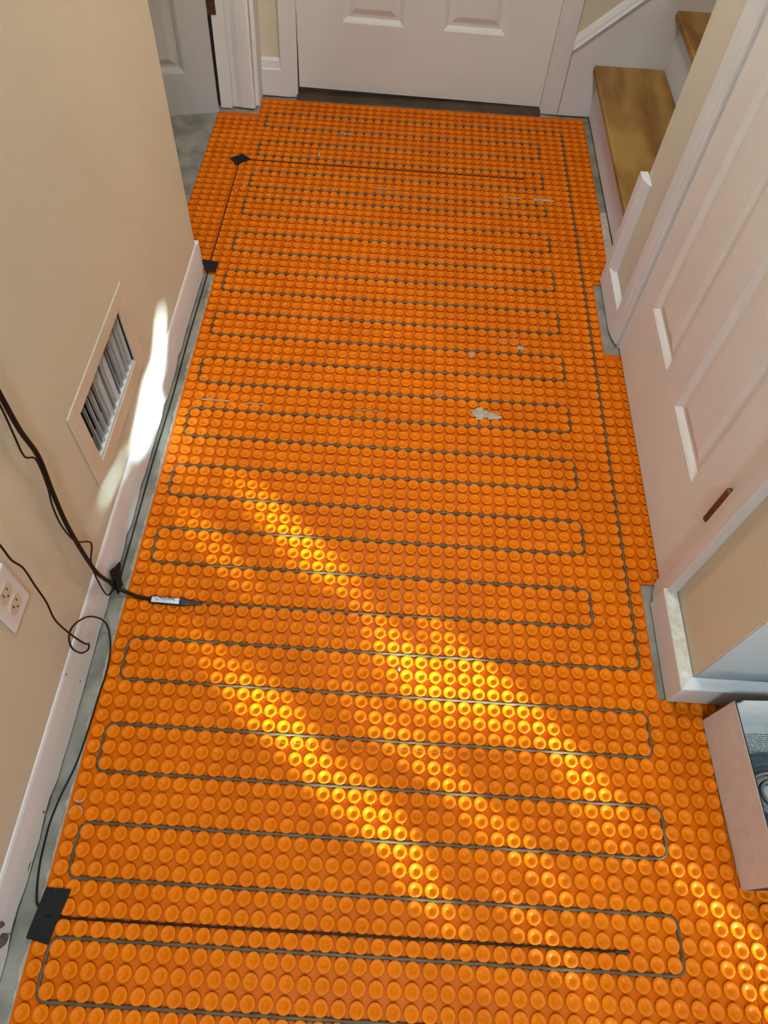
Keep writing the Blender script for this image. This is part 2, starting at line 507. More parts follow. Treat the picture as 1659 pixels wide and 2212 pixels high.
# ------------------------------------------------------------------ panelled doors
def panel_door(name, width, height, thick, cols, rows, label, paint='door'):
    """local frame: x across, z up, front face at y = 0 looking to -y"""
    e = struct(empty(name), label, 'door')
    xs = sorted({0.0, width} | {v for c in cols for v in c})
    zs = sorted({0.0, height} | {v for r in rows for v in r})
    b = MB()
    for xa, xb in zip(xs, xs[1:]):
        for za, zb in zip(zs, zs[1:]):
            if any(abs(c[0] - xa) < 1e-6 for c in cols) and any(r[0] - 1e-6 <= za and zb <= r[1] + 1e-6 for r in rows):
                b.add([(xa, thick - 0.012, za), (xb, thick - 0.012, za), (xb, thick - 0.012, zb), (xa, thick - 0.012, zb)], [(3, 2, 1, 0)])
                continue
            b.add([(xa, 0, za), (xb, 0, za), (xb, 0, zb), (xa, 0, zb)], [(0, 1, 2, 3)])
    b.add([(0, 0, 0), (width, 0, 0), (width, 0, height), (0, 0, height), (0, thick, 0), (width, thick, 0), (width, thick, height), (0, thick, height)],
          [(4, 7, 6, 5), (0, 4, 5, 1), (1, 5, 6, 2), (2, 6, 7, 3), (3, 7, 4, 0)])
    b.build('slab', M[paint], e)
    for c in cols:
        for r in rows:
            steps = [(0.0, 0.0), (0.006, 0.003), (0.016, 0.010), (0.026, 0.0095), (0.044, 0.0035), (0.049, 0.003)]
            vs_, fs = [], []
            for ins, dep in steps:
                vs_ += [(c[0] + ins, dep, r[0] + ins), (c[1] - ins, dep, r[0] + ins), (c[1] - ins, dep, r[1] - ins), (c[0] + ins, dep, r[1] - ins)]
            for k in range(len(steps) - 1):
                for q in range(4):
                    q2 = (q + 1) % 4
                    fs.append((k * 4 + q, k * 4 + q2, k * 4 + 4 + q2, k * 4 + 4 + q))
            L = (len(steps) - 1) * 4
            fs.append((L, L + 1, L + 2, L + 3))
            MB().add(vs_, fs).build('panel', M[paint], e)
    return e


def hinge(parent, loc, rot=0.0, h=0.10, leaf=0.0, k=1.0):
    h_ = MB().lathe([(0.0, 0.0), (0.0055 * k, 0.0015), (0.0068 * k, 0.004), (0.0068 * k, h - 0.004), (0.0055 * k, h - 0.0015), (0.0, h)], (0, 0, 0), 12)
    if leaf:
        h_.box(0.0, leaf, 0.002, 0.004, 0.004, h - 0.004)
    o = h_.build('hinge', M['bronze'], parent, smooth=False)
    o.location = loc
    o.rotation_euler = (0, 0, rot)
    o['label'] = 'dark bronze hinge'
    return o


ROWS = [(0.226, 0.80), (0.93, 1.60), (1.70, 1.92)]
d = panel_door('door_1', 0.905, 2.03, 0.044, [(0.160, 0.374), (0.512, 0.730)], ROWS, 'white six panel door at the far end of the hall')
d.location = (0.101, 2.815, 0.030)
d.rotation_euler = (0, math.radians(0.9), 0)
hinge(d, (-0.006, -0.006, 0.205))
hinge(d, (-0.006, -0.006, 1.75))
ROWR = [(0.222, 0.80), (0.93, 1.60), (1.70, 1.92)]
d = panel_door('door_2', 0.738, 2.03, 0.035, [(0.098, 0.306), (0.413, 0.622)], ROWR, 'white six panel door standing in the right wall')
d.location = (1.1535, 1.5825, 0.010)
d.rotation_euler = (0, 0, math.radians(-90))
hinge(d, (0.7385, -0.0085, 0.262), h=0.105, k=1.2)
hinge(d, (0.7385, -0.0075, 1.75))
d = panel_door('door_3', 0.76, 2.03, 0.035, [(0.10, 0.315), (0.445, 0.66)], [(0.150, 0.80), (0.93, 1.60), (1.70, 1.92)], 'white panelled alcove door, shade in its paint, standing slightly ajar', 'shadedoor')
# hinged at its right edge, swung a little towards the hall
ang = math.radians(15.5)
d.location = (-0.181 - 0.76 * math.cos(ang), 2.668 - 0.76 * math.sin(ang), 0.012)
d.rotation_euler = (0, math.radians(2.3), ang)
jb = MB().box(-0.171, -0.141, 2.6865, 2.690, 0.303, 0.405)
jb.tube([(-0.171, 2.6845, 0.302), (-0.171, 2.6845, 0.406)], 0.0065, 10)
jb.v = [(x + 0.045 * (z - 0.303) - 0.002, y, z) for x, y, z in jb.v]
jo = jb.build('hinge', M['bronze'], JAMB, bevel=0.003)
jo['label'] = 'dark bronze hinge leaf'

# ------------------------------------------------------------------ stairs
st = empty('staircase', (1.19, 1.87, 0.0))
tag(st, 'white staircase with stained tan board treads going up to the right', 'stairs')
RISE, RUN = 0.183, 0.222
for k in range(6):
    xr = 1.190 + RUN * k
    r = MB().box(xr - 1.19, xr - 1.19 + 0.02, 0.0, 0.932, (k * RISE if k else 0.014), (k + 1) * RISE - 0.024).build('riser', M['trim'], st)
    t = MB().prism([(xr - 1.19 + RUN + 0.02, (k + 1) * RISE - 0.024), (xr - 1.19 + RUN + 0.02, (k + 1) * RISE), (xr - 1.19 - 0.022, (k + 1) * RISE),
                    (xr - 1.19 - 0.027, (k + 1) * RISE - 0.005), (xr - 1.19 - 0.027, (k + 1) * RISE - 0.020), (xr - 1.19 - 0.022, (k + 1) * RISE - 0.024)],
                   0.0, 0.93, lambda u, v, w: (u, w, v))
    t.build('tread', M['tread'], st)
# scribed board skirt along the far wall, with its sloping cap
b = MB().prism([(1.076, 0.004), (2.9, 0.004), (2.9, 0.225 + 0.85 * (2.9 - 1.076)), (1.076, 0.225)], 2.790, 2.803, lambda u, v, w: (u, w, v))
struct(b.build('trim_15', M['trim']), 'white skirt board rising along the stairs on the far wall', 'trim')
cp = [(2.803, 0.0), (2.784, 0.0), (2.782, 0.006), (2.787, 0.016), (2.789, 0.026), (2.795, 0.040), (2.803, 0.046)]
b = MB()
n = len(cp)
b.add([(1.074, y, 0.222 + z) for y, z in cp] + [(2.9, y, 0.222 + 0.85 * 1.826 + z) for y, z in cp],
      [(i, i + n, (i + 1) % n + n, (i + 1) % n) for i in range(n)] + [tuple(range(n)), tuple(range(2 * n - 1, n - 1, -1))])
struct(b.build('trim_16', M['trim']), 'sloping white cap moulding on the stair skirt board', 'trim')
# chipped mortar shim at the foot of the riser
b = MB().add([(1.158, 1.868, ZF), (1.186, 1.868, ZF), (1.186, 2.19, ZF), (1.168, 2.20, ZF), (1.160, 1.868, 0.006), (1.186, 1.868, 0.016), (1.186, 2.19, 0.014), (1.170, 2.20, 0.004)],
             [(0, 3, 2, 1), (4, 5, 6, 7), (0, 1, 5, 4), (1, 2, 6, 5), (2, 3, 7, 6), (3, 0, 4, 7)])
tag(b.build('mortar_fillet', M['thinset']), 'grey mortar fillet at the foot of the first stair riser', 'mortar')

# ------------------------------------------------------------------ orange membrane
P = 0.03
YS = [0.33, 1.29, 2.25]


def in_membrane(x, y):
    if y > 2.775 or y < -0.63 or x < -0.1805 or x > 2.0:
        return False
    if y > 2.668:
        return -0.034 <= x <= 1.172
    if y > 1.785:
        return -0.1805 <= x <= (1.172 if y > 1.848 else 1.111)
    if x < -0.0325:
        return False
    if y > 1.555:
        return x <= 1.111
    if y > 0.835:
        return x <= 1.24
    if y > 0.57:
        return x <= 1.111
    return True


PROF = [(0.0114, 0.0), (0.0121, 0.0022), (0.0132, 0.0037), (0.0136, 0.0046), (0.0131, 0.0054), (0.0118, 0.0059), (0.0094, 0.0056), (0.0066, 0.0044), (0.0040, 0.0028), (0.0016, 0.0010), (0.0, 0.0008)]
stud_me = MB().lathe(PROF, (0, 0, 0), 12, math.radians(15)).mesh('stud')
stud_me.materials.append(M['orange'])
stud_me.polygons.foreach_set('use_smooth', [True] * len(stud_me.polygons))
SV = [tuple(v.co) for v in stud_me.vertices]
SF = [tuple(p.vertices) for p in stud_me.polygons]


def to_px(p):
    d_ = Vector(p) - CAM
    w = d_.dot(F_)
    return (W_PX / 2 + F_PX * d_.dot(R_) / w, H_PX / 2 - F_PX * d_.dot(U_) / w, w)


def sheet(rects, sel, label, name='membrane_sheet'):
    """rects: base rectangles (x0, x1, y0, y1); sel(x, y): studs belonging to this sheet"""
    cx = sum((r[0] + r[1]) / 2 for r in rects) / len(rects)
    cy = sum((r[2] + r[3]) / 2 for r in rects) / len(rects)
    e = empty(name, (cx, cy, 0.0))
    tag(e, label, 'underlayment', 'orange membrane sheets covering the hall floor')
    b = MB()
    for x0, x1, y0, y1 in rects:
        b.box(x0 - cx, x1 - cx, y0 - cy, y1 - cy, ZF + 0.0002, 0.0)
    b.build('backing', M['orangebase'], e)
    studs = []
    for i in range(-7, 68):
        for j in range(-22, 94):
            x, y = (i + 0.5) * P, (j + 0.5) * P
            if sel(x, y) and all(in_membrane(x + q * 0.0135, y + s * 0.0135) for q in (-1, 1) for s in (-1, 1)):
                u, v, w = to_px((x, y, 0.005))
                vis = 0 <= u <= W_PX and 0 <= v <= H_PX
                # hidden behind the left wall, the closet door and the carton
                if y > 0.8 and x > 1.13 and y < 1.75:
                    vis = vis and x < 1.16
                if x > 1.20 and 0.2 < y < 0.6:
                    vis = False
                studs.append((0 if vis else 1, w, x, y))
    studs.sort()
    near, rest = studs[:300], studs[300:]
    near = [s for s in near if s[0] == 0]
    rest = [s for s in studs if s not in set(near)]
    for _, _, x, y in near:
        o = bpy.data.objects.new('stud', stud_me)
        COL.objects.link(o)
        o.parent = e
        o.location = (x - cx, y - cy, 0.0)
    if rest:
        vs_, fs = [], []
        for _, _, x, y in rest:
            n0 = len(vs_)
            dx, dy = x - cx, y - cy
            vs_ += [(p[0] + dx, p[1] + dy, p[2]) for p in SV]
            fs += [tuple(q + n0 for q in f) for f in SF]
        o = MB().add(vs_, fs).build('stud_field', M['orange'], e, smooth=True)
        o['kind'] = 'stuff'
    return e


sheet([(-0.033, 1.1995, -0.63, 0.3298)], lambda x, y: y < 0.33 and x < 1.2, 'orange studded membrane sheet nearest the viewer, below the carton')
sheet([(-0.033, 1.1995, 0.3302, 0.57), (-0.033, 1.111, 0.57, 0.835), (-0.033, 1.24, 0.835, 1.2898)], lambda x, y: 0.33 < y < 1.29 and x < (1.2 if y < 0.57 else 9),
      'orange studded membrane sheet carrying the black splice beside the return grille')
sheet([(-0.033, 1.24, 1.2902, 1.555), (-0.033, 1.111, 1.555, 1.785), (-0.1805, 1.111, 1.785, 1.848), (-0.1805, 1.172, 1.848, 2.2498)], lambda x, y: 1.29 < y < 2.25,
      'orange studded membrane sheet between the left wall corner and the stairs')
sheet([(-0.1805, 1.172, 2.2502, 2.668), (-0.034, 1.172, 2.668, 2.775)], lambda x, y: 2.25 < y, 'orange studded membrane sheet in front of the far door')
sheet([(1.2005, 2.0, -0.63, 0.57)], lambda x, y: y < 0.57 and x > 1.2, 'orange studded membrane sheet lying under the open carton')

# pale ragged mortar along the membrane edges
def ragged(name, pts, w, label, seed, z=ZF + 0.0002, h=0.0035, mat='thinset'):
    rr = random.Random(seed)
    b = MB()
    path = []
    for (ax, ay), (bx_, by_) in zip(pts, pts[1:]):
        L = math.hypot(bx_ - ax, by_ - ay)
        m = max(2, int(L / 0.012))
        for k in range(m):
            path.append((ax + (bx_ - ax) * k / m, ay + (by_ - ay) * k / m))
    path.append(pts[-1])
    vs_, fs = [], []
    for k, (x, y) in enumerate(path):
        q = path[min(k + 1, len(path) - 1)]
        p_ = path[max(k - 1, 0)]
        tx, ty = q[0] - p_[0], q[1] - p_[1]
        l = math.hypot(tx, ty) or 1
        nx, ny = -ty / l, tx / l
        ww = w * rr.uniform(0.35, 1.3)
        hh = h * rr.uniform(0.5, 1.0)
        vs_ += [(x, y, z), (x, y, z + hh), (x + nx * ww * 0.6, y + ny * ww * 0.6, z + hh * 0.8), (x + nx * ww, y + ny * ww, z)]
    n = 4
    for k in range(len(path) - 1):
        for q in range(3):
            fs.append((k * n + q, k * n + q + 1, (k + 1) * n + q + 1, (k + 1) * n + q))
    b.add(vs_, fs)
    return tag(b.build(name, M[mat]), label, 'mortar')


ragged('mortar_edge', [(-0.0335, -0.3), (-0.0335, 1.78)], 0.008, 'pale dried mortar line along the left edge of the membrane', 5)
ragged('mortar_edge', [(-0.034, 2.7755), (0.9, 2.7755)], 0.006, 'pale dried mortar line along the far edge by the threshold', 6)
ragged('mortar_edge', [(-0.17, 2.6685), (-0.036, 2.669), (-0.0345, 2.772)], 0.012, 'chipped mortar at the foot of the alcove casing', 7)

# ------------------------------------------------------------------ heating cable
def yk(k):
    return k * 0.09 if k <= 24 else k * 0.09 - 0.03


XL, XR1, XR2 = 0.0, 1.08, 0.99
corners = [(XR1, yk(0) - 0.09), (XR1, 0.0), (XL, yk(0))]
corners = [(0.0, -0.09), (XR1, -0.09), (XR1, 0.0), (XL, 0.0)]
for k in range(1, 8):
    if k % 2 == 1:
        corners += [(XL, yk(k)), (XR1, yk(k))]
    else:
        corners += [(XR1, yk(k)), (XL, yk(k))]
# k = 7 ends at XR1; up the long side to the top row
corners += [(XR1, yk(30)), (XL, yk(30))]
for k in range(29, 8, -1):
    if k % 2 == 1:
        corners += [(XL, yk(k)), (XR2, yk(k))]
    else:
        corners += [(XR2, yk(k)), (XL, yk(k))]
corners += [(XR2, yk(8)), (0.118, yk(8) - 0.004)]


def rounded(cs, r, step):
    out = []
    for i, c in enumerate(cs):
        c = Vector((*c, 0))
        if i in (0, len(cs) - 1):
            out.append(c)
            continue
        a = Vector((*cs[i - 1], 0)) - c
        b_ = Vector((*cs[i + 1], 0)) - c
        a.normalize()
        b_.normalize()
        if abs(a.dot(b_)) > 0.98:
            out.append(c)
            continue
        o_ = c + (a + b_) * r
        for k in range(7):
            t = k / 6 * math.pi / 2
            out.append(o_ - b_ * r * math.cos(t) - a * r * math.sin(t))
    res = [out[0]]
    for p_ in out[1:]:
        L = (p_ - res[-1]).length
        m = max(1, int(L / step))
        s0 = res[-1].copy()
        for k in range(1, m + 1):
            res.append(s0 + (p_ - s0) * k / m)
    return res


rc = random.Random(11)
path = [Vector((p_.x + rc.uniform(-0.0005, 0.0005), p_.y + rc.uniform(-0.0005, 0.0005), 0.0033)) for p_ in rounded(corners, 0.018, 0.015)]
# two-core cable: flattened, slightly twisted along its length
b = MB()
vs_, fs = [], []
SD = 8
N = len(path)
dist = 0.0
for i, p_ in enumerate(path):
    t = path[min(i + 1, N - 1)] - path[max(i - 1, 0)]
    t.normalize()
    a = Vector((-t.y, t.x, 0))
    up = Vector((0, 0, 1))
    if i:
        dist += (p_ - path[i - 1]).length
    tw = dist * 2 * math.pi / 0.11
    for k in range(SD):
        an = 2 * math.pi * k / SD
        rr = 0.0033 * (1 + 0.10 * math.cos(2 * (an - tw)))
        vs_.append(p_ + a * (rr * math.cos(an)) + up * (rr * math.sin(an)))
for i in range(N - 1):
    for k in range(SD):
        k2 = (k + 1) % SD
        fs.append((i * SD + k, i * SD + k2, (i + 1) * SD + k2, (i + 1) * SD + k))
b.add(vs_, fs)
hc = b.build('heating_cable', M['cable'], smooth=True)
tag(hc, 'grey heating cable snaking back and forth in rows between the orange studs', 'cable')


# ------------------------------------------------------------------ splice, cold lead and sensor wires
def smooth_path(pts, m=8):
    pts = [Vector(p_) for p_ in pts]
    out = []
    for i in range(len(pts) - 1):
        p0 = pts[max(i - 1, 0)]
        p1, p2 = pts[i], pts[i + 1]
        p3 = pts[min(i + 2, len(pts) - 1)]
        for k in range(m):
            t = k / m
            out.append(0.5 * ((2 * p1) + (p2 - p0) * t + (2 * p0 - 5 * p1 + 4 * p2 - p3) * t * t + (3 * p1 - p0 - 3 * p2 + p3) * t ** 3))
    out.append(pts[-1])
    return out


lead = [(0.025, 0.7165, 0.0085), (0.0, 0.719, 0.009), (-0.02, 0.725, 0.010), (-0.044, 0.732, 0.013), (-0.054, 0.733, 0.027)]
wl = [(0.7315, 0.050), (0.723, 0.085), (0.714, 0.134), (0.712, 0.225), (0.716, 0.322), (0.729, 0.407), (0.744, 0.485), (0.739, 0.558), (0.742, 0.63), (0.748, 0.72), (0.76, 0.86), (0.80, 1.05), (0.86, 1.18)]
lead += [(xl(z, 0.017), y, z) for y, z in wl]
o = MB().tube(smooth_path(lead), 0.0042, 10).build('cold_lead', M['wire'], smooth=True)
tag(o, 'thick black power lead running from the splice up the left wall', 'cable')

sp = empty('splice', (0.06, 0.716, 0.0))
tag(sp, 'black cable splice with a white printed sticker beside the left wall', 'splice')
body = MB()
L = [(0.020, 0.0045), (0.023, 0.0085), (0.028, 0.0098), (0.095, 0.0098), (0.102, 0.0085), (0.108, 0.0070), (0.120, 0.0055), (0.132, 0.0036), (0.136, 0.0030)]
body.tube([(x - 0.06, 0.0 - (x - 0.02) * 0.02, 0.0080) for x, r in L], [r for x, r in L], 14)
# flattened a little
body.v = [(x, y * 1.0, 0.0080 + (z - 0.0080) * 0.62) for x, y, z in body.v]
body.build('shrink_sleeve', M['splice'], sp, smooth=True)
lb = MB()
vs_, fs = [], []
for i in range(2):
    for k in range(7):
        an = math.radians(48 + 84 * k / 6)
        vs_.append((-0.032 + 0.060 * i, 0.0100 * math.cos(an) - 0.0005 - 0.001 * i, 0.0080 + 0.0064 * math.sin(an)))
for k in range(6):
    fs.append((k, k + 1, 7 + k + 1, 7 + k))
lb.add(vs_, fs)
lab = lb.build('sticker', M['label'], sp, smooth=True)
tx = MB()
rt = random.Random(5)
for row, yy in enumerate((0.0042, 0.0012, -0.0020)):
    x = -0.030 + (0.006 if row else 0.0)
    while x < (0.024 if row == 0 else 0.018):
        w_ = rt.uniform(0.0012, 0.0035)
        if rt.random() < 0.75:
            zt = 0.0080 + 0.0064 * math.sqrt(max(0, 1 - ((yy + 0.001) / 0.0100) ** 2)) + 0.0004
            tx.box(x, x + w_, yy - 0.0008, yy + 0.0009, zt - 0.0002, zt)
        x += w_ + 0.0009
o = tx.build('fine_print', M['ink'], lab)
o['kind'] = 'stuff'

# far floor sensor: tip, along a stud row, round the corner, along the wall foot, up the wall
yf = 2.364
far = [(0.930, yf - 0.003, 0.0058), (0.6, yf - 0.001, 0.0058), (0.3, yf, 0.0058), (0.0, yf + 0.002, 0.0058), (-0.035, yf, 0.0060), (-0.050, 2.345, 0.0060), (-0.0525, 2.25, 0.0058), (-0.053, 2.0, 0.0058), (-0.054, 1.83, 0.006),
       (-0.054, 1.79, 0.004), (-0.055, 1.72, 0.001), (-0.057, 1.5, 0.0005), (-0.055, 1.3, 0.0005), (-0.058, 1.1, 0.0005), (-0.057, 0.9, 0.0005), (-0.057, 0.79, 0.001), (-0.053, 0.745, 0.008), (-0.053, 0.721, 0.031)]
wa = [(0.702, 0.049), (0.700, 0.099), (0.710, 0.172), (0.738, 0.196), (0.738, 0.215), (0.708, 0.272), (0.700, 0.342), (0.708, 0.396), (0.722, 0.432), (0.732, 0.493), (0.714, 0.526), (0.720, 0.576), (0.727, 0.625), (0.735, 0.72), (0.75, 0.86), (0.79, 1.05), (0.85, 1.18)]
far += [(xl(z, 0.020), y, z) for y, z in wa]
o = MB().tube(smooth_path(far, 6), 0.0017, 6).build('sensor_wire', M['wire'], smooth=True)
tag(o, 'thin black sensor wire crossing the floor near the far door and following the left wall', 'wire')
# near floor sensor
near = [(0.986, 0.1205, 0.0050), (0.7, 0.1202, 0.0052), (0.4, 0.1197, 0.0052), (0.02, 0.1185, 0.0056), (-0.012, 0.123, 0.006), (-0.036, 0.134, 0.004), (-0.046, 0.152, 0.0005), (-0.055, 0.195, 0.0), (-0.058, 0.24, 0.0), (-0.058, 0.271, 0.0), (-0.052, 0.315, 0.0), (-0.040, 0.37, 0.001),
        (-0.034, 0.431, 0.004), (-0.031, 0.505, 0.006), (-0.028, 0.553, 0.007), (-0.034, 0.603, 0.006), (-0.048, 0.643, 0.010)]
wb = [(0.650, 0.041), (0.625, 0.114), (0.586, 0.166), (0.561, 0.172), (0.549, 0.144), (0.557, 0.096), (0.575, 0.066), (0.585, 0.073), (0.575, 0.098), (0.564, 0.172), (0.558, 0.255), (0.568, 0.310), (0.572, 0.367), (0.576, 0.420), (0.569, 0.460), (0.570, 0.495), (0.575, 0.6), (0.6, 0.78), (0.65, 1.0), (0.75, 1.18)]
near += [(xl(z, 0.020 + (0.004 if i > 7 else 0.0)), y, z) for i, (y, z) in enumerate(wb)]
near_s = smooth_path(near, 6)
sw = MB().tube(near_s, 0.00180, 6)
o = sw.build('sensor_wire', M['wire'], smooth=True)
tag(o, 'thin black sensor wire near the viewer ending in a straight tip beside the cable', 'wire')
tip = MB().tube([(0.962, 0.1204, 0.0052), (0.965, 0.1204, 0.0052), (0.986, 0.1206, 0.0052), (0.989, 0.1206, 0.0052)], [0.0016, 0.0027, 0.0029, 0.0015], 10)
tip.build('probe_tip', M['splice'], o, smooth=True)
# wall box the wires come from, higher up the left wall
tb = MB()
tb.box(0.002, 0.018, 0.72, 0.92, 1.16, 1.30)
tb.v = [(x + xl(z), y, z) for x, y, z in tb.v]
o = tb.build('thermostat_box', M['plastic'], bevel=0.004)
tag(o, 'white wall box above the grille where the wires end', 'wall box')


# ------------------------------------------------------------------ tape pieces
def tape(pts, label, seed):
    """pts: outline corners in order; a thin ragged piece of cloth tape following the given heights"""
    rr = random.Random(seed)
    c = [Vector(p_) for p_ in pts]
    n, m = 8, 5
    vs_, fs = [], []
    for top in (0, 1):
        for i in range(n + 1):
            for j in range(m + 1):
                s, t = i / n, j / m
                p_ = (c[0] * (1 - s) + c[1] * s) * (1 - t) + (c[3] * (1 - s) + c[2] * s) * t
                jit = 0.0007 if (i in (0, n) or j in (0, m)) else 0.0
                r3 = random.Random(seed * 1000 + i * 20 + j)
                nrm = (c[1] - c[0]).cross(c[3] - c[0]).normalized()
                if nrm.z < 0 or (abs(nrm.z) < 0.3 and nrm.x < 0):
                    nrm = -nrm
                p_ = p_ + Vector((r3.uniform(-jit, jit), r3.uniform(-jit, jit), 0)) + nrm * (0.0006 * top + r3.uniform(0, 0.0006))
                vs_.append(p_)
    K = (n + 1) * (m + 1)
    for i in range(n):
        for j in range(m):
            a = i * (m + 1) + j
            q = (a, a + 1, a + m + 2, a + m + 1)
            fs.append(q)
            fs.append(tuple(v + K for v in q[::-1]))
    edge = [i * (m + 1) for i in range(n + 1)] + [n * (m + 1) + j for j in range(1, m + 1)] + [i * (m + 1) + m for i in range(n - 1, -1, -1)] + [j for j in range(m - 1, 0, -1)]
    for a, b_ in zip(edge, edge[1:] + edge[:1]):
        fs.append((a, b_, b_ + K, a + K))
    o_ = MB().add(vs_, fs).build('tape_piece', M['tape'])
    return tag(o_, label, 'tape', 'black cloth tape holding the wires')


tape([(-0.031, 0.163, 0.0062), (0.014, 0.162, 0.0066), (-0.001, 0.079, 0.0066), (-0.041, 0.086, 0.0056)], 'largest black tape piece, over the membrane edge near the viewer', 1)
tape([(-0.088, 2.364, 0.0076), (-0.048, 2.396, 0.0076), (-0.014, 2.366, 0.0076), (-0.060, 2.333, 0.0076)], 'tilted black tape piece where the far sensor wire turns', 2)
tape([(-0.085, 1.836, 0.0074), (-0.028, 1.828, 0.0074), (-0.031, 1.783, 0.0074), (-0.060, 1.786, 0.0066)], 'black tape piece tucked behind the left wall corner', 3)
tape([(xl(0.064, 0.0145), 0.751, 0.062), (-0.053, 0.789, 0.036), (-0.050, 0.752, 0.001), (-0.050, 0.722, 0.004)], 'black tape piece on the baseboard beside the splice', 4)
tape([(-0.0515, 0.744, 0.045), (-0.050, 0.753, 0.020), (-0.044, 0.748, 0.008), (-0.045, 0.728, 0.016)], 'small black tape tail wrapping the power lead at the wall foot', 8)

# ------------------------------------------------------------------ return grille and outlet on the left wall
g = empty('vent_grille', (xl(0.306), 1.06, 0.306))
tag(g, 'white return air grille with tilted fins in the left wall', 'vent')
GX = xl(0.306)


def on_wall(mb):
    """mb is in (out, y, z) room coordinates -> local to the grille, following the wall's lean"""
    mb.v = [(x + xl(z) - GX, y - 1.06, z - 0.306) for x, y, z in mb.v]
    return mb


FY0, FY1, FZ0, FZ1 = 0.873, 1.245, 0.186, 0.416
b = MB()
b.box(0.0, 0.0032, FY0, VY0, FZ0, FZ1).box(0.0, 0.0032, VY1, FY1, FZ0, FZ1).box(0.0, 0.0032, VY0, VY1, FZ0, VZ0).box(0.0, 0.0032, VY0, VY1, VZ1, FZ1)
on_wall(b).build('frame', M['grille'], g, bevel=0.0015)
b = MB()
b.box(-0.105, -0.100, VY0, VY1, VZ0, VZ1).box(-0.105, -0.002, VY0 + 0.0003, VY0 + 0.002, VZ0, VZ1).box(-0.105, -0.002, VY1 - 0.002, VY1 - 0.0003, VZ0, VZ1)
b.box(-0.105, -0.002, VY0, VY1, VZ0 + 0.0003, VZ0 + 0.002).box(-0.105, -0.002, VY0, VY1, VZ1 - 0.002, VZ1 - 0.0003)
on_wall(b).build('duct', M['duct'], g)
on_wall(MB().box(-0.032, -0.001, VY0 + 0.001, VY1 - 0.001, VZ0 + 0.002, VZ0 + 0.004)).build('sill', M['fin'], g)
tilts = [-33, -37, -35, -28, -36, -6, -30, 0, -37, -36, -18, -24, -12]
NF = len(tilts)
for i, tl in enumerate(tilts):
    yc = VY0 + (i + 0.5) * (VY1 - VY0) / NF
    a = math.radians(tl)
    # curved fin: section in (out, y), bowed
    sec = []
    for k in range(6):
        t = k / 5 - 0.5
        bow = 0.0022 * (1 - (2 * t) ** 2)
        sec.append((-0.010 + t * 0.019 * math.cos(a) - bow * math.sin(a), yc + t * 0.019 * math.sin(a) + bow * math.cos(a)))
    back = [(u - 0.0007 * -math.sin(a), v - 0.0009 * math.cos(a)) for u, v in sec[::-1]]
    b = MB().prism(sec + back, VZ0 + 0.0025, VZ1 - 0.0025, lambda u, v, w: (u, v, w))
    on_wall(b).build('fin', M['fin'], g)
for yy, zz in ((0.889, 0.235), (1.222, 0.262), (1.226, 0.36), (0.889, 0.36)):
    b = MB()
    b.add([(0.0034 + 0.0012 * (1 - r / 0.0036), yy + r * math.cos(t), zz + r * math.sin(t)) for r in (0.0036, 0.0018) for t in [k * math.pi / 4 for k in range(8)]] + [(0.0048, yy, zz)],
          [(k, (k + 1) % 8, 8 + (k + 1) % 8, 8 + k) for k in range(8)] + [(8 + k, 8 + (k + 1) % 8, 16) for k in range(8)])
    on_wall(b).build('screw', M['scuffed'], g)

ou = empty('wall_outlet', (xl(0.39), 0.536, 0.39))
tag(ou, 'white double wall outlet with ivory sockets on the left wall', 'outlet')


def on_out(mb):
    mb.v = [(x + xl(z) - xl(0.39), y - 0.536, z - 0.39) for x, y, z in mb.v]
    return mb


b = MB().box(0.0, 0.005, 0.5015, 0.5705, 0.333, 0.448)
on_out(b).build('cover_plate', M['plastic'], ou, bevel=0.003)
for zc in (0.4105, 0.3715):
    pr = []
    for k in range(20):
        t = 2 * math.pi * k / 20
        pr.append((0.0165 * math.cos(t), max(-0.0135, min(0.0135, 0.0175 * math.sin(t)))))
    b = MB().prism(pr, 0.004, 0.0068, lambda u, v, w: (w, 0.536 + u, zc + v))
    so = on_out(b).build('socket', M['ivory'], ou)
    for du, dv, hw, hh in ((-0.0063, 0.003, 0.0010, 0.0044), (0.0063, 0.003, 0.0010, 0.0036)):
        b = MB().box(0.0060, 0.0070, 0.536 + du - hw, 0.536 + du + hw, zc + dv - hh, zc + dv + hh)
        on_out(b).build('slot', M['duct'], so)
    b = MB().prism([(0.0021 * math.cos(k * math.pi / 4), 0.0021 * math.sin(k * math.pi / 4) - 0.0085) for k in range(8)], 0.0060, 0.0070, lambda u, v, w: (w, 0.536 + u, zc + v))
    on_out(b).build('slot', M['duct'], so)

# ------------------------------------------------------------------ open carton with its contents
ct = empty('open_carton', (1.192, 0.530, 0.0058))
ct.rotation_euler = (0, 0, math.radians(2.4))
tag(ct, 'open carton with a plain tan side standing on the membrane at the right', 'carton')
CW, CL, CH, T = 0.30, 0.304, 0.139, 0.0025
MB().box(0, CW, -CL, 0, 0, 0.003).build('carton_bottom', M['cardin'], ct)
sd = MB().box(0, T, -CL, 0, 0.0, CH).build('carton_side', M['card'], ct)
MB().box(T * 0.4, T + 0.0006, -CL + 0.0005, -0.0005, CH, CH + 0.0008).build('top_edge', M['blackedge_shade'], sd)
MB().box(T, T + 0.0008, -CL + T, -T, 0.003, CH - 0.0002).build('lining', M['blackedge_shade'], sd)
MB().box(CW - T, CW, -CL, 0, 0, CH).build('carton_side', M['card'], ct)
b = MB().prism([(0.006, 0.003), (CW - 0.006, 0.003), (CW - 0.006, CH + 0.003), (0.016, CH + 0.003), (0.014, CH - 0.010), (0.006, CH - 0.018)], -T, 0.0, lambda u, v, w: (u, w, v))
b.build('carton_end', M['cardin'], ct)
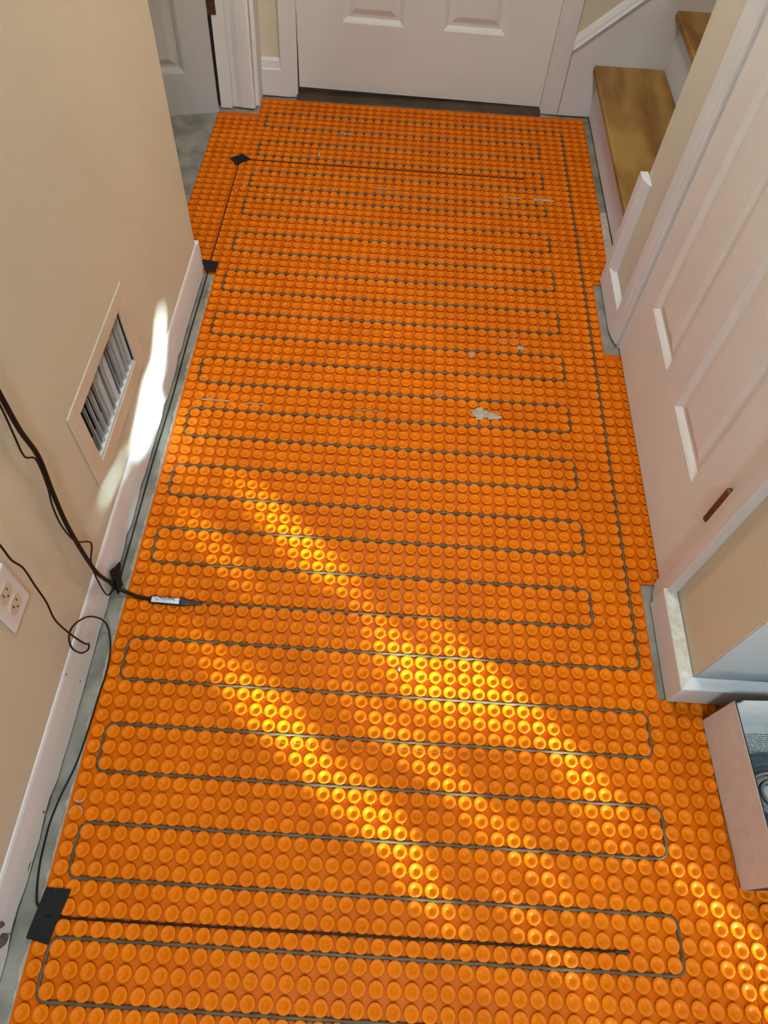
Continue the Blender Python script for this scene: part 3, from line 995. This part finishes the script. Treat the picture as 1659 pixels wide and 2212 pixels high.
MB().box(T, CW - T, -CL, -CL + T, 0, CH).build('carton_end', M['blackedge_shade'], ct)  # near end coloured black to stand in for its shade
MB().box(0.004, 0.020, 0.0002, 0.002, 0.0, CH - 0.006).build('flap', M['blackedge_shade'], ct)


def in_carton(o):
    o.location = ct.location
    o.rotation_euler = ct.rotation_euler
    return o


# printed leaflet on the carton floor
ps = in_carton(MB().box(0.010, CW - 0.02, -0.165, -0.004, 0.0032, 0.0042).build('leaflet', M['paper']))
tag(ps, 'grey printed leaflet lying on the carton floor', 'leaflet')
ln = MB()
rl = random.Random(9)
for k in range(10):
    y = -0.026 - k * 0.0038
    x = 0.036
    while x < 0.26:
        w_ = rl.uniform(0.006, 0.022)
        ln.box(x, x + w_, y - 0.0008, y + 0.0006, 0.0043, 0.0045)
        x += w_ + rl.uniform(0.001, 0.003)
ln.box(0.036, 0.26, -0.0705, -0.0690, 0.0043, 0.0045)
q = ln.build('fine_print', M['reel'], ps)
q['kind'] = 'stuff'
MB().box(0.05, 0.26, -0.079, -0.074, 0.0043, 0.0046).build('red_stripe', M['red'], ps)
# cable reel resting on the leaflet
rl_ = empty('cable_reel', (0, 0, 0))
cr, sr = math.cos(math.radians(2.4)), math.sin(math.radians(2.4))


def carton_pt(x, y, z):
    return (1.192 + x * cr - y * sr, 0.530 + x * sr + y * cr, 0.0058 + z)


rl_.location = carton_pt(0.098, -0.140, 0.005)
tag(rl_, 'slate grey reel with pale coils lying inside the carton', 'reel')
MB().lathe([(0.072, 0.0), (0.074, 0.003), (0.074, 0.010), (0.071, 0.013), (0.056, 0.013), (0.052, 0.010), (0.050, 0.004), (0.050, 0.0), (0.072, 0.0)], (0, 0, 0), 40).build('rim', M['reel'], rl_, smooth=False)
MB().lathe([(0.050, 0.001), (0.050, 0.005), (0.016, 0.005), (0.016, 0.001)], (0, 0, 0), 32).build('hub_plate', M['reel'], rl_)
for k, (ox, oy, ra, zz) in enumerate(((0.0, 0.0, 0.040, 0.0085), (0.003, -0.002, 0.034, 0.0105), (-0.004, 0.003, 0.029, 0.0085), (0.002, 0.002, 0.022, 0.0105))):
    pts = [(ox + ra * math.cos(t) * (1 + 0.05 * math.sin(3 * t)), oy + ra * 0.93 * math.sin(t), zz + 0.0015 * math.sin(2 * t + k)) for t in [2 * math.pi * i / 40 for i in range(41)]]
    MB().tube(pts, 0.0032, 8, caps=False).build('coil', M['coil'], rl_, smooth=True)

# ------------------------------------------------------------------ mortar smears and dust on the membrane
def smear(cx, cy, rx, ry, label, seed, ztop=0.0060, th=0.0016, rot=0.0):
    rr = random.Random(seed)
    n, rings = 26, 4
    rad = [rr.uniform(0.65, 1.1) for _ in range(n)]
    vs_ = [(0, 0, ztop + th)]
    fs = []
    ph = rr.uniform(0, 6)
    for k in range(1, rings + 1):
        f = k / rings
        for i in range(n):
            a = 2 * math.pi * i / n
            x, y = rx * rad[i] * f * math.cos(a), ry * rad[i] * f * math.sin(a)
            z = ztop + th * (1 - f ** 3) * rr.uniform(0.7, 1.1) - (0.0008 if k == rings else 0)
            vs_.append((x, y, z))
    for i in range(n):
        fs.append((0, 1 + i, 1 + (i + 1) % n))
    for k in range(rings - 1):
        for i in range(n):
            a, b_ = 1 + k * n + i, 1 + k * n + (i + 1) % n
            fs.append((a, a + n, b_ + n, b_))
    # underside
    nb = len(vs_)
    for i in range(n):
        x, y, z = vs_[1 + (rings - 1) * n + i]
        vs_.append((x, y, ztop - 0.0008))
    for i in range(n):
        a, b_ = 1 + (rings - 1) * n + i, 1 + (rings - 1) * n + (i + 1) % n
        fs.append((a, nb + i, nb + (i + 1) % n, b_))
    fs.append(tuple(nb + i for i in range(n - 1, -1, -1)))
    o_ = MB().add(vs_, fs).build('mortar_smear', M['thinset'])
    o_.location = (cx, cy, 0)
    o_.rotation_euler = (0, 0, rot)
    return tag(o_, label, 'mortar')


smear(0.752, 1.304, 0.026, 0.022, 'largest dried mortar blotch on the membrane right of the middle', 21)
smear(0.784, 1.298, 0.026, 0.014, 'rounded mortar lobe at the right end of the largest blotch', 22, ztop=0.0062)
smear(0.872, 1.553, 0.012, 0.011, 'small pale mortar dab beside the white stud rings', 23)
smear(0.735, 1.515, 0.008, 0.011, 'tiny pale mortar dab just below a cable row', 24)
smear(0.214, 2.430, 0.004, 0.022, 'thin upright mortar mark between far cable rows', 25, th=0.0008)
smear(0.300, 2.566, 0.022, 0.005, 'short mortar smear near the far door', 26, th=0.0008)
smear(0.060, 1.2905, 0.050, 0.0022, 'bright dust streak on the middle seam next to the wall', 27, ztop=0.0050, th=0.001)
smear(0.165, 1.2880, 0.045, 0.0020, 'second bright dust streak along the middle seam', 28, ztop=0.0050, th=0.001)
smear(0.460, 1.2895, 0.050, 0.0014, 'faint dust streak halfway along the middle seam', 29, ztop=0.0050, th=0.001)
smear(0.985, 2.2520, 0.045, 0.0085, 'whitish dust patch at the right end of the far seam', 30, ztop=0.0050, th=0.0012)
smear(0.885, 2.2520, 0.040, 0.0045, 'small dust streak left of the far seam patch', 31, ztop=0.0050, th=0.001)
smear(0.450, 2.2535, 0.060, 0.0022, 'long thin dust streak on the far seam', 32, ztop=0.0050, th=0.001)
smear(0.570, 0.597, 0.003, 0.005, 'tiny pale chip in the sunlit rows', 33)
smear(-0.037, 2.19, 0.004, 0.004, 'small white speck left of the far sensor wire', 34)
smear(-0.055 + 0.04, 2.215, 0.007, 0.005, 'pale speck right of the far sensor wire', 35)


def ring(cx, cy, a0, a1, label, seed):
    rr = random.Random(seed)
    pts, rad = [], []
    for k in range(17):
        t = math.radians(a0 + (a1 - a0) * k / 16)
        pts.append((cx + 0.0116 * math.cos(t), cy + 0.0116 * math.sin(t), 0.0056))
        rad.append(0.0007 + 0.0012 * rr.random() * math.sin(math.pi * (k + 0.5) / 17))
    o_ = MB().tube(pts, rad, 6).build('mortar_ring', M['thinset'], smooth=True)
    return tag(o_, label, 'mortar')


def stud_at(x, y):
    return (math.floor(x / P) + 0.5) * P, (math.floor(y / P) + 0.5) * P


ring(*stud_at(-0.016, 0.315), 200, 350, 'whitish mortar arc on the upper edge stud near the viewer', 41)
ring(*stud_at(-0.016, 0.285), -20, 200, 'whitish mortar arc on the lower edge stud near the viewer', 42)
ring(*stud_at(0.868, 1.575), 0, 350, 'right one of two pale stud rings in the middle of the floor', 43)
ring(*stud_at(0.838, 1.575), 0, 300, 'left one of two pale stud rings in the middle of the floor', 44)
ring(*stud_at(0.652, 1.365), 0, 350, 'pale stud ring above the largest mortar blotch', 45)
ring(*stud_at(0.276, 2.560), 100, 330, 'pale stud ring near the far door', 46)
# faded line of print stamped across the studs
pr_ = MB()
rp = random.Random(13)
x = 0.215
while x < 0.815:
    w_ = rp.uniform(0.002, 0.005)
    sx, sy = stud_at(x, 0.432)
    rr_ = math.hypot(x + w_ / 2 - sx, 0.4335 - sy)
    if rr_ < 0.0115 and rp.random() < 0.8:
        zz = 0.0050 if rr_ > 0.008 else 0.0045
        zz += 0.0008
        pr_.box(x, x + w_, 0.4315, 0.4355, zz - 0.0002, zz)
    x += w_ + 0.0018
o = pr_.build('stamped_print', M['paleink'])
tag(o, 'faded dark line of stamped print across the sunlit studs', 'print')

# ------------------------------------------------------------------ added leaf screen outside the entry window: gaps placed to throw the dappled sun
TE = math.tan(SUN_EL)
A0 = 3.75         # distance of the leaf screen along the sun's bearing
S2 = math.sqrt(0.5)


def floor_uv(x, y, z=0.0):
    return ((x + y) * S2, z + (A0 - (x - y) * S2) * TE)


# where sunlight gets through: lines on the hall floor (x, y), half width across the beam, strength
GAPS = []


def gap(pts, w, s=1.0):
    uv = [floor_uv(*p_) for p_ in pts]
    for a, b_ in zip(uv, uv[1:]):
        GAPS.append((a, b_, w, s))
    if len(uv) == 1:
        GAPS.append((uv[0], uv[0], w, s))
# --gaps
gap([(0.692, 0.636), (0.799, 0.558), (0.892, 0.458), (0.952, 0.393)], 0.02, 1)
gap([(0.913, 0.352), (0.955, 0.322)], 0.015, 0.7)
gap([(0.532, 0.673), (0.587, 0.629), (0.634, 0.578)], 0.02, 1)
gap([(0.538, 0.611), (0.704, 0.582)], 0.0175, 1)
gap([(0.531, 0.571), (0.742, 0.546)], 0.015, 0.9)
gap([(0.562, 0.525), (0.788, 0.516)], 0.0125, 0.75)
gap([(0.498, 0.512), (0.569, 0.456), (0.642, 0.425), (0.69, 0.366)], 0.015, 1)
gap([(0.737, 0.325), (0.799, 0.287), (0.846, 0.224)], 0.01375, 0.85)
gap([(0.799, 0.173), (0.834, 0.134), (0.853, 0.103)], 0.01375, 0.95)
gap([(0.133, 0.625), (0.207, 0.576)], 0.0125, 0.8)
gap([(0.217, 0.555), (0.324, 0.538)], 0.0125, 0.7)
gap([(0.263, 0.504), (0.366, 0.467), (0.397, 0.416), (0.414, 0.372)], 0.01625, 1)
gap([(0.445, 0.351), (0.527, 0.345), (0.577, 0.279), (0.601, 0.225), (0.629, 0.192)], 0.0175, 1)
gap([(0.69, 0.163), (0.738, 0.132)], 0.01, 0.7)
gap([(0.762, 0.059), (0.796, 0.023)], 0.0125, 0.85)
gap([(0.2, 0.988), (0.263, 0.964), (0.325, 0.901)], 0.01625, 1)
gap([(0.374, 0.987), (0.417, 0.921)], 0.01, 0.6)
gap([(0.098, 0.897), (0.169, 0.824)], 0.015, 1)
gap([(0.298, 0.885), (0.414, 0.821)], 0.0175, 1)
gap([(0.385, 0.778), (0.418, 0.752)], 0.01, 0.5)
gap([(0.546, 0.794), (0.599, 0.737)], 0.01125, 0.7)
gap([(1.084, 0.284), (1.121, 0.227), (1.154, 0.199), (1.182, 0.171), (1.215, 0.138), (1.249, 0.099)], 0.014375, 1)
gap([(1.177, 0.081), (1.212, 0.077), (1.234, 0.041)], 0.01375, 0.95)
gap([(0.036, 1.249), (0.192, 1.171)], 0.015, 0.35)
gap([(0.022, 1.085), (0.215, 1.018)], 0.015, 0.3)
gap([(0.642, 0.288), (0.71, 0.254)], 0.01, 0.4)
gap([(0.451, 0.216), (0.538, 0.163)], 0.0125, 0.3)
gap([(-0.062, 1.396, 0.173), (-0.063, 1.321, 0.121), (-0.064, 1.26, 0.103)], 0.016675, 1)
gap([(-0.064, 1.225, 0.109), (-0.064, 1.151, 0.092), (-0.065, 1.112, 0.08)], 0.03335, 1)
gap([(-0.065, 1.226, 0.056), (-0.067, 1.214, 0.016)], 0.0138, 1)
gap([(-0.064, 1.072, 0.095), (-0.063, 0.955, 0.139), (-0.062, 0.877, 0.165), (-0.062, 0.808, 0.177)], 0.0138, 0.85)
# --end


rg = random.Random(23)
for _ in range(170):
    cc = rg.uniform(0.78, 1.385) * S2
    vv = rg.uniform(0.80, 1.42)
    ww = rg.uniform(0.004, 0.0095)
    GAPS.append(((cc, vv), (cc + rg.uniform(-.01, .01), vv + rg.uniform(-.012, .012)), ww, rg.uniform(0.5, 1.0)))


def lit(u, v):
    best = 0.0
    for (a, b_, w, s) in GAPS:
        dx, dy = b_[0] - a[0], b_[1] - a[1]
        L2 = dx * dx + dy * dy
        t = 0 if L2 < 1e-12 else max(0, min(1, ((u - a[0]) * dx + (v - a[1]) * dy) / L2))
        d_ = math.hypot(u - a[0] - t * dx, v - a[1] - t * dy)
        if d_ < w:
            best = max(best, s)
    return best


hg = empty('leaf_screen', (A0 * S2 + 0.5, -A0 * S2 + 0.5, -0.3))
tag(hg, 'unseen leaf screen added outside the entry window to shape the sun', 'leaf_screen')
rh = random.Random(17)
vs_, fs = [], []


def leaf(u, v, size):
    off = rh.uniform(-0.14, 0.14)
    a = A0 + off
    # position on the same sun ray as (u, v) at the reference distance
    c = Vector((u * S2 + a * S2, u * S2 - a * S2, v + off * TE))
    n_ = (SUN_TO + Vector((rh.uniform(-.6, .6), rh.uniform(-.6, .6), rh.uniform(-.6, .6)))).normalized()
    t = n_.cross(Vector((0, 0, 1))).normalized()
    b_ = n_.cross(t)
    th = rh.uniform(0, 6.28)
    p_ = t * math.cos(th) + b_ * math.sin(th)
    q_ = n_.cross(p_)
    k = len(vs_)
    for s, w in ((-1, 0), (-0.4, 0.5), (0.35, 0.5), (1, 0), (0.35, -0.5), (-0.4, -0.5)):
        vs_.append(c + p_ * (s * size) + q_ * (w * size))
    fs.append((k, k + 1, k + 2, k + 3, k + 4, k + 5))


for _ in range(14000):
    u, v = rh.uniform(0.32, 1.20), rh.uniform(1.74, 2.66)
    leaf(u, v, rh.uniform(0.022, 0.034))
for _ in range(27000):
    u, v = rh.uniform(0.34, 1.18), rh.uniform(0.35, 1.77)
    sz = rh.uniform(0.012, 0.020)
    s = lit(u, v)
    if s > 0 and rh.random() < s:
        continue
    leaf(u, v, sz)
for _ in range(2500):
    u, v = (rh.uniform(-0.9, 0.36) if rh.random() < 0.5 else rh.uniform(1.16, 2.2)), rh.uniform(0.0, 2.0)
    leaf(u, v, rh.uniform(0.03, 0.05))
hl = hg.location
f_ = MB().add([Vector(p_) - hl for p_ in vs_], fs).build('screen_foliage', M['leaf'], hg)
f_['kind'] = 'stuff'
for u in (0.2, 0.5, 1.0, 1.3):
    MB().tube([Vector((u * S2 + A0 * S2, u * S2 - A0 * S2, -0.3)) - hl, Vector((u * S2 + A0 * S2 + 0.05, u * S2 - A0 * S2 - 0.05, 0.6)) - hl], [0.02, 0.012], 8).build('screen_stem', M['bark'], hg)
struct(MB().box(-9, 12, -14, -1.34, -0.5, -0.3).build('ground', M['ground']), 'garden ground outside the entry window', 'ground')

# ------------------------------------------------------------------ hall ceiling lamp and an added entry fill
def ceiling_or_fill_lamp(x, y, energy, color, label, r=0.14, glow=6.0):
    e = empty('ceiling_or_fill_lamp', (x, y, ZC))
    tag(e, label, 'lamp')
    MB().lathe([(r * 1.08, 0.0), (r * 1.08, -0.018), (r, -0.022), (r, 0.0)], (0, 0, 0), 32).build('base_ring', M['trim'], e)
    g_ = glow_mat('lamp_glass', color, glow)
    dome = [(r * math.cos(t), -0.020 - 0.07 * math.sin(t)) for t in [k * math.pi / 2 / 8 for k in range(8)]] + [(0, -0.090)]
    MB().lathe(dome, (0, 0, 0), 32).build('lamp_shade', g_, e, smooth=True)
    l = bpy.data.lights.new('bulb', 'AREA')
    l.shape = 'DISK'
    l.size = r * 2.2
    l.energy = energy
    l.color = color
    lo = bpy.data.objects.new('bulb', l)
    COL.objects.link(lo)
    lo.parent = e
    lo.location = (0, 0, -0.10)
    return e


ceiling_or_fill_lamp(0.55, 1.75, 11.5, (1.0, 0.91, 0.75), 'round ceiling lamp over the middle of the hall')
ceiling_or_fill_lamp(0.6, -0.80, 17.0, (0.70, 0.91, 1.0), 'unseen fill lamp added over the entry behind the viewer')  # cool fill added in place of daylight from behind
